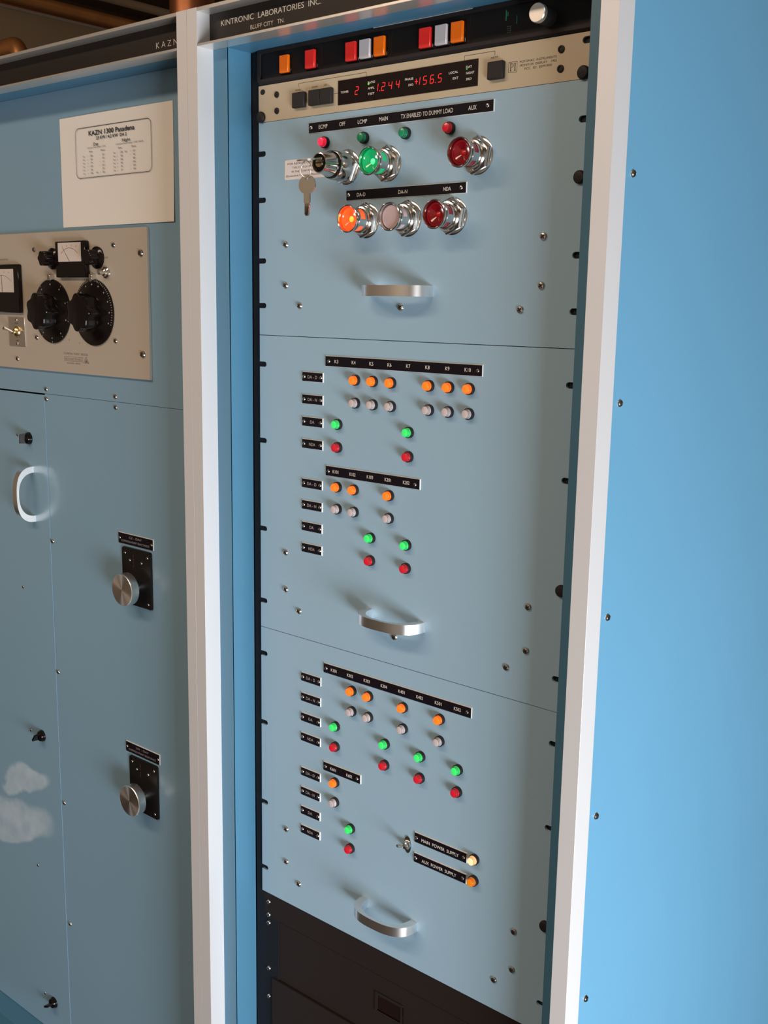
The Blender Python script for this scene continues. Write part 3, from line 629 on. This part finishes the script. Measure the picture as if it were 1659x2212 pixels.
# keys and ring
def key_mesh():
    """bow of radius 12 around the origin in the XZ plane, blade down to z=-34"""
    bm = BM(); N = 28
    hole = circ(0, 7.2, 2.2, N, math.pi/2)
    out = []
    for i in range(N):
        a = math.pi/2 + 2*math.pi*i/N; x, z = 12*math.cos(a), 10.8*math.sin(a)
        out.append((x, z))
    for y, nrm in ((-1, 1), (1, -1)):
        A = [bm.verts.new((p[0], y, p[1])) for p in out]; B = [bm.verts.new((p[0], y, p[1])) for p in hole]
        for k in range(N): bm.faces.new((A[k], A[(k+1) % N], B[(k+1) % N], B[k]))
        if y == -1: A0, B0 = A, B
        else:
            for k in range(N):
                bm.faces.new((A0[k], A[k], A[(k+1) % N], A0[(k+1) % N])); bm.faces.new((B0[k], B0[(k+1) % N], B[(k+1) % N], B[k]))
    box(bm, -4.6, 4.2, -.9, .9, -20, -9); box(bm, -3.2, 3.2, -.9, .9, -33, -20)
    prism(bm, [(-3.2, -33), (-1.6, -35), (1.6, -35), (3.2, -33)], .9, -.9)
    for k, (z, d) in enumerate(((-22, 1.0), (-25.5, 1.8), (-29, .8))): box(bm, 3.1, 3.1+d*.5, -.9, .9, z-1.4, z)
    for x in (-4.6, -3.0, .4, 2.2, 3.8): box(bm, x-.25, x+.25, -1.15, -1, -5.5, 2.0)
    return finish(bm, 'key', 'key')
km = key_mesh()
k1 = tag(put('key', km, at=(153.8, -69, -107.0)), 'nickel key pushed into the chrome key switch', 'key')
k1.rotation_euler = (math.radians(-90-14), 0, 0)
k1.rotation_euler = (math.radians(100), 0, 0)
k2 = tag(put('key', km, at=(154.2, -68, -134.6)), 'nickel key hanging loose below the lock, blade down', 'key')
k2.rotation_euler = (0, 0, math.radians(6))
bm = BM(); rp = []
for i in range(33):
    a = 2*math.pi*i/32; rp.append((8.2*math.cos(a), .5*math.sin(3*a), 9.2*math.sin(a)))
tube(bm, rp, .55, 8, cap=False)
tag(put('key_ring', finish(bm, 'key_ring', 'steel'), at=(154, -70, -117.5)), 'thin wire ring joining the two keys', 'key ring')

# ------------------------------------------------------------------ common point bridge
t = thing('bridge_panel', 'grey-beige measuring panel with two large black dials on the left cabinet', 'measuring panel', (-480, 0, -384))
bm = BM(); box(bm, -735, -229.6, -5, 0, -383.8, -165.6, bev=.5); gput('face_plate', bm, 'beige2', t)
for x, z in ((-520.5, -192), (-308.4, -189.5), (-310.1, -329.5), (-523.5, -331), (-584, -368)): screw(t, x, z, -5, 4.0)
for x, z in ((-243.2, -202), (-244, -347)): screw(t, x, z, -5, 5.6)
bm = BM(); lathe(bm, [(9, 0), (8.5, -2), (6, -3.5), (5.5, -6), (3.6, -7), (3.4, -14), (2.6, -15), (0, -15)], n=28); put('push_button', finish(bm, 'push_button', 'chrome'), t, (-328, -5, -229), 'small chrome push button')
def knob_mesh(R_, r_, y_sk, y_top, lobes=7):
    bm = BM(); lathe(bm, [(R_, 0), (R_, -2.5), (R_*.97, -3), (R_*.82, -3.6), (R_*.62, -y_sk), (R_*.3, -y_sk-1)], n=64)
    n = 84
    def ring(y, s): return [bm.verts.new((r_*s*(1+.085*math.cos(lobes*2*math.pi*i/n))*math.cos(2*math.pi*i/n), y, r_*s*(1+.085*math.cos(lobes*2*math.pi*i/n))*math.sin(2*math.pi*i/n))) for i in range(n)]
    rs = [ring(-y_sk+2, .98), ring(-y_top+2, 1.0), ring(-y_top+.6, .97), ring(-y_top, .90)]
    for A, B in zip(rs, rs[1:]):
        for k in range(n): bm.faces.new((A[k], A[(k+1) % n], B[(k+1) % n], B[k]))
    bm.faces.new(rs[-1])
    return finish(bm, 'dial_knob', 'blackgloss')
big = knob_mesh(50, 27, 9, 31); small = knob_mesh(16.5, 11.5, 6, 21, 6)
for x, lab, nn in ((-474, 'large black dial, left of the pair', 10), (-361.5, 'large black dial with dense white graduations, right of the pair', 50)):
    o = put('dial', big, t, (x, -5, -288.5), lab)
    bm = BM()
    for k in range(nn):
        a = math.pi/2 + (k-nn/2)*2*math.pi/nn*(1 if nn < 20 else .62); r0, r1 = 45.5, 49
        c, s = math.cos(a), math.sin(a); w_ = .35
        P = [(r0*c-w_*s, r0*s+w_*c), (r1*c-w_*s, r1*s+w_*c), (r1*c+w_*s, r1*s-w_*c), (r0*c+w_*s, r0*s-w_*c)]
        prism(bm, P, -2.9, -3.15)
    for k in range(10):
        a = math.pi/2 + (k-5)*2*math.pi/10*(1 if nn < 20 else .62); prism(bm, circ(42.0*math.cos(a), 42.0*math.sin(a), 1.3, 6), -3.2, -3.6)
    put('graduations', finish(bm, 'graduations', 'dimwhite'), o)
    bm = BM(); box(bm, x-1, x+6, -13, -5, -240.5, -231, bev=.4); gput('index_tab', bm, 'chrome', t, label='small chrome index above a dial')
for x in (-467, -349): put('small_knob', small, t, (x, -5, -207), 'small black fluted knob beside the meter')
def meter(x0, x1, z0, z1, gx0, gx1, gz0, gz1, yf, need, lab):
    bm = BM(); box(bm, x0, x1, yf, -5, z0, z1, bev=1.2)
    o = gput('panel_meter', bm, 'blackgloss', t, ((x0+x1)/2, -5, z0), lab)
    bm = BM(); box(bm, gx0, gx1, yf-.3, yf+.5, gz0, gz1); gput('meter_face', bm, 'face', o, label='cream meter face')
    cx, cz = (gx0+gx1)/2, gz0-2; R_ = (gz1-gz0)*.78
    bm = BM()
    for k in range(24):
        a0, a1 = [math.radians(140-100*q/24) for q in (k, k+1)]
        prism(bm, [(cx+R_*1.25*math.cos(a0), cz+R_*math.sin(a0)), (cx+R_*1.25*math.cos(a1), cz+R_*math.sin(a1)), (cx+(R_+.5)*1.25*math.cos(a1), cz+(R_+.5)*math.sin(a1)), (cx+(R_+.5)*1.25*math.cos(a0), cz+(R_+.5)*math.sin(a0))], yf-.3, yf-.45)
    gput('scale_arc', bm, 'meterred', o, label='reddish scale arc')
    lettering('scale_numbers', [(s, cx+(k-1.5)*(gx1-gx0)*.2, gz1-4.6-.9*(k in (0, 3)), None, 2.6, 'c') for k, s in enumerate('1234')], yf-.5, 'greyink', o)
    bm = BM(); a = math.radians(need); c, s = math.cos(a), math.sin(a); P0 = (cx, gz0+.4); L_ = R_*.95/max(s, .5)
    prism(bm, [(P0[0]-.3, P0[1]), (P0[0]+.3, P0[1]), (P0[0]+c*L_+.15, P0[1]+s*L_), (P0[0]+c*L_-.15, P0[1]+s*L_)], yf-.5, yf-.8); gput('needle', bm, 'ink', o)
meter(-449.5, -370, -236, -181.5, -441, -380, -212.3, -183.8, -13, 130, 'black panel meter with a cream face between two small knobs')
meter(-655, -559.5, -292.5, -214.5, -644, -574, -259.5, -222, -12, 92, 'larger black panel meter at the left edge')
bm = BM(); box(bm, -604.5, -556.5, -6.4, -5, -347.5, -299.6, bev=.3); tp = gput('switch_plate', bm, 'steel', t, (-580.5, -5, -323.5), 'square metal plate with a toggle switch')
bm = BM(); lathe(bm, [(9.5, 0), (9, -2), (6.5, -4.5), (4.5, -5.5), (3.8, -8), (0, -9)], n=28); put('switch_boss', finish(bm, 'switch_boss', 'brass'), tp, (-580.5, -6.4, -323.5))
bm = BM(); tube(bm, [(0, -7, 0), (0, -16, 3), (0, -24, 6)], [1.6, 1.8, 2.8], 12); put('lever', finish(bm, 'lever', 'chrome'), tp, (-580.5, -6.4, -323.5))
for z in (-304, -343): screw(tp, -580.5, z, -6.4, 2.4)
lettering('plate_lettering', [('METER', -580.5, -309.5, 9, 2.2, 'c'), ('OFF', -564, -323.5, 6, 2.2, 'c'), ('LINE', -580.5, -338, 8, 2.2, 'c')], -6.5, 'ink', tp)
lettering('lettering', [('COMMON  POINT  BRIDGE', -416, -353.4, 66, 3.4, 'c'), ('DELTA ELECTRONICS', -422, -361.8, 46, 3.6, 'c'), ('ALEXANDRIA,  VIRGINIA', -422, -368.2, 38, 2.2, 'c'),
 ('TUNE', -329.5, -207, 14, 3.0, 'c'), ('AMMETER', -612, -206.5, 26, 3.0, 'c'), ('R', -431.5, -332, None, 3.4, 'c'), ('X', -404, -336, None, 3.0, 'c')], -5.1, 'greyink', t)
bm = BM()
for (a, b, c, d) in ((-446.5, -397, -358.6, -358.2), (-446.5, -397, -365.2, -364.8), (-446.5, -446.1, -365.2, -358.2), (-397.4, -397, -365.2, -358.2)): box(bm, a, b, -5.15, -5, c, d)
tri = [(-387.5, -357), (-394.5, -366.5), (-380.5, -366.5)]
for k in range(3):
    p, q = Vector(tri[k]), Vector(tri[(k+1) % 3]); d = (q-p).normalized()*.01; nrm = Vector((-(q-p).y, (q-p).x)).normalized()*.35
    prism(bm, [tuple(p-nrm), tuple(q-nrm), tuple(q+nrm), tuple(p+nrm)], -5, -5.15)
prism(bm, [(-387.5, -360.5), (-391.5, -365.6), (-383.5, -365.6)], -5, -5.12)
gput('logo_marks', bm, 'greyink', t, label='boxed maker name and triangle emblem')

# ------------------------------------------------------------------ behind and above the cabinets
bm = BM(); tube(bm, [(-653, 438, 82), (-653, 438, 900)], 39.5, 36)
cp = tag(gput('copper_pipe', bm, 'copper', at=(-653, 438, 82)), 'thick upright copper pipe rising from the top of the left cabinet', 'pipe')
bm = BM(); tube(bm, [(-653, 438, 262), (-653, 438, 1000)], 42.5, 36); gput('pipe_sleeve', bm, 'copperjoint', cp, label='tarnished copper sleeve')
bm = BM(); box(bm, -700, -668, 380, 396, 84, 232, bev=2); gput('pipe_bracket', bm, 'alu', cp, label='small metal bracket')
zc = 292
pth = [(-1534, 611, -H0), (-1534, 611, zc+40)] + [(-1534-30*(1-math.cos(a)), 611, zc+40+30*math.sin(a)) for a in [math.pi/2*k/6 for k in range(1, 7)]] + [(-2100, 611, zc+70)]
bm = BM(); tube(bm, pth, 20.6, 24)
c2 = tag(gput('copper_pipe', bm, 'copper', at=(-1534, 611, -H0)), 'thin upright copper pipe with an elbow, at the far left', 'pipe')
bm = BM(); tube(bm, [(-1534, 611, 290), (-1534, 611, 318)], 23, 24); gput('pipe_coupling', bm, 'copperjoint', c2)
bm = BM(); tube(bm, [(-1310, 150, 404), (-1310, 1500, 404)], 17, 24)
tag(gput('copper_pipe', bm, 'copper', at=(-1310, 800, 402)), 'copper pipe running level overhead away from the viewer', 'pipe')
bm = BM(); tube(bm, [(-1903, 500, 640), (-1903, 2690, 640)], 13, 16)
tag(gput('conduit', bm, 'duct', at=(-1903, 1500, 640)), 'thin grey conduit under the ceiling beyond the copper pipe', 'conduit')
t = thing('duct', 'brown-grey metal duct with a bright edge below the level copper pipe', 'duct', (-1800, 1400, -H0))
bm = BM(); box(bm, -2900, -2088, 700, 2600, 60, 592); gput('duct_body', bm, 'duct', t)
bm = BM(); box(bm, -2092, -2084, 700, 2600, 592, 600); gput('duct_edge', bm, 'alu', t, label='thin bright edge strip')
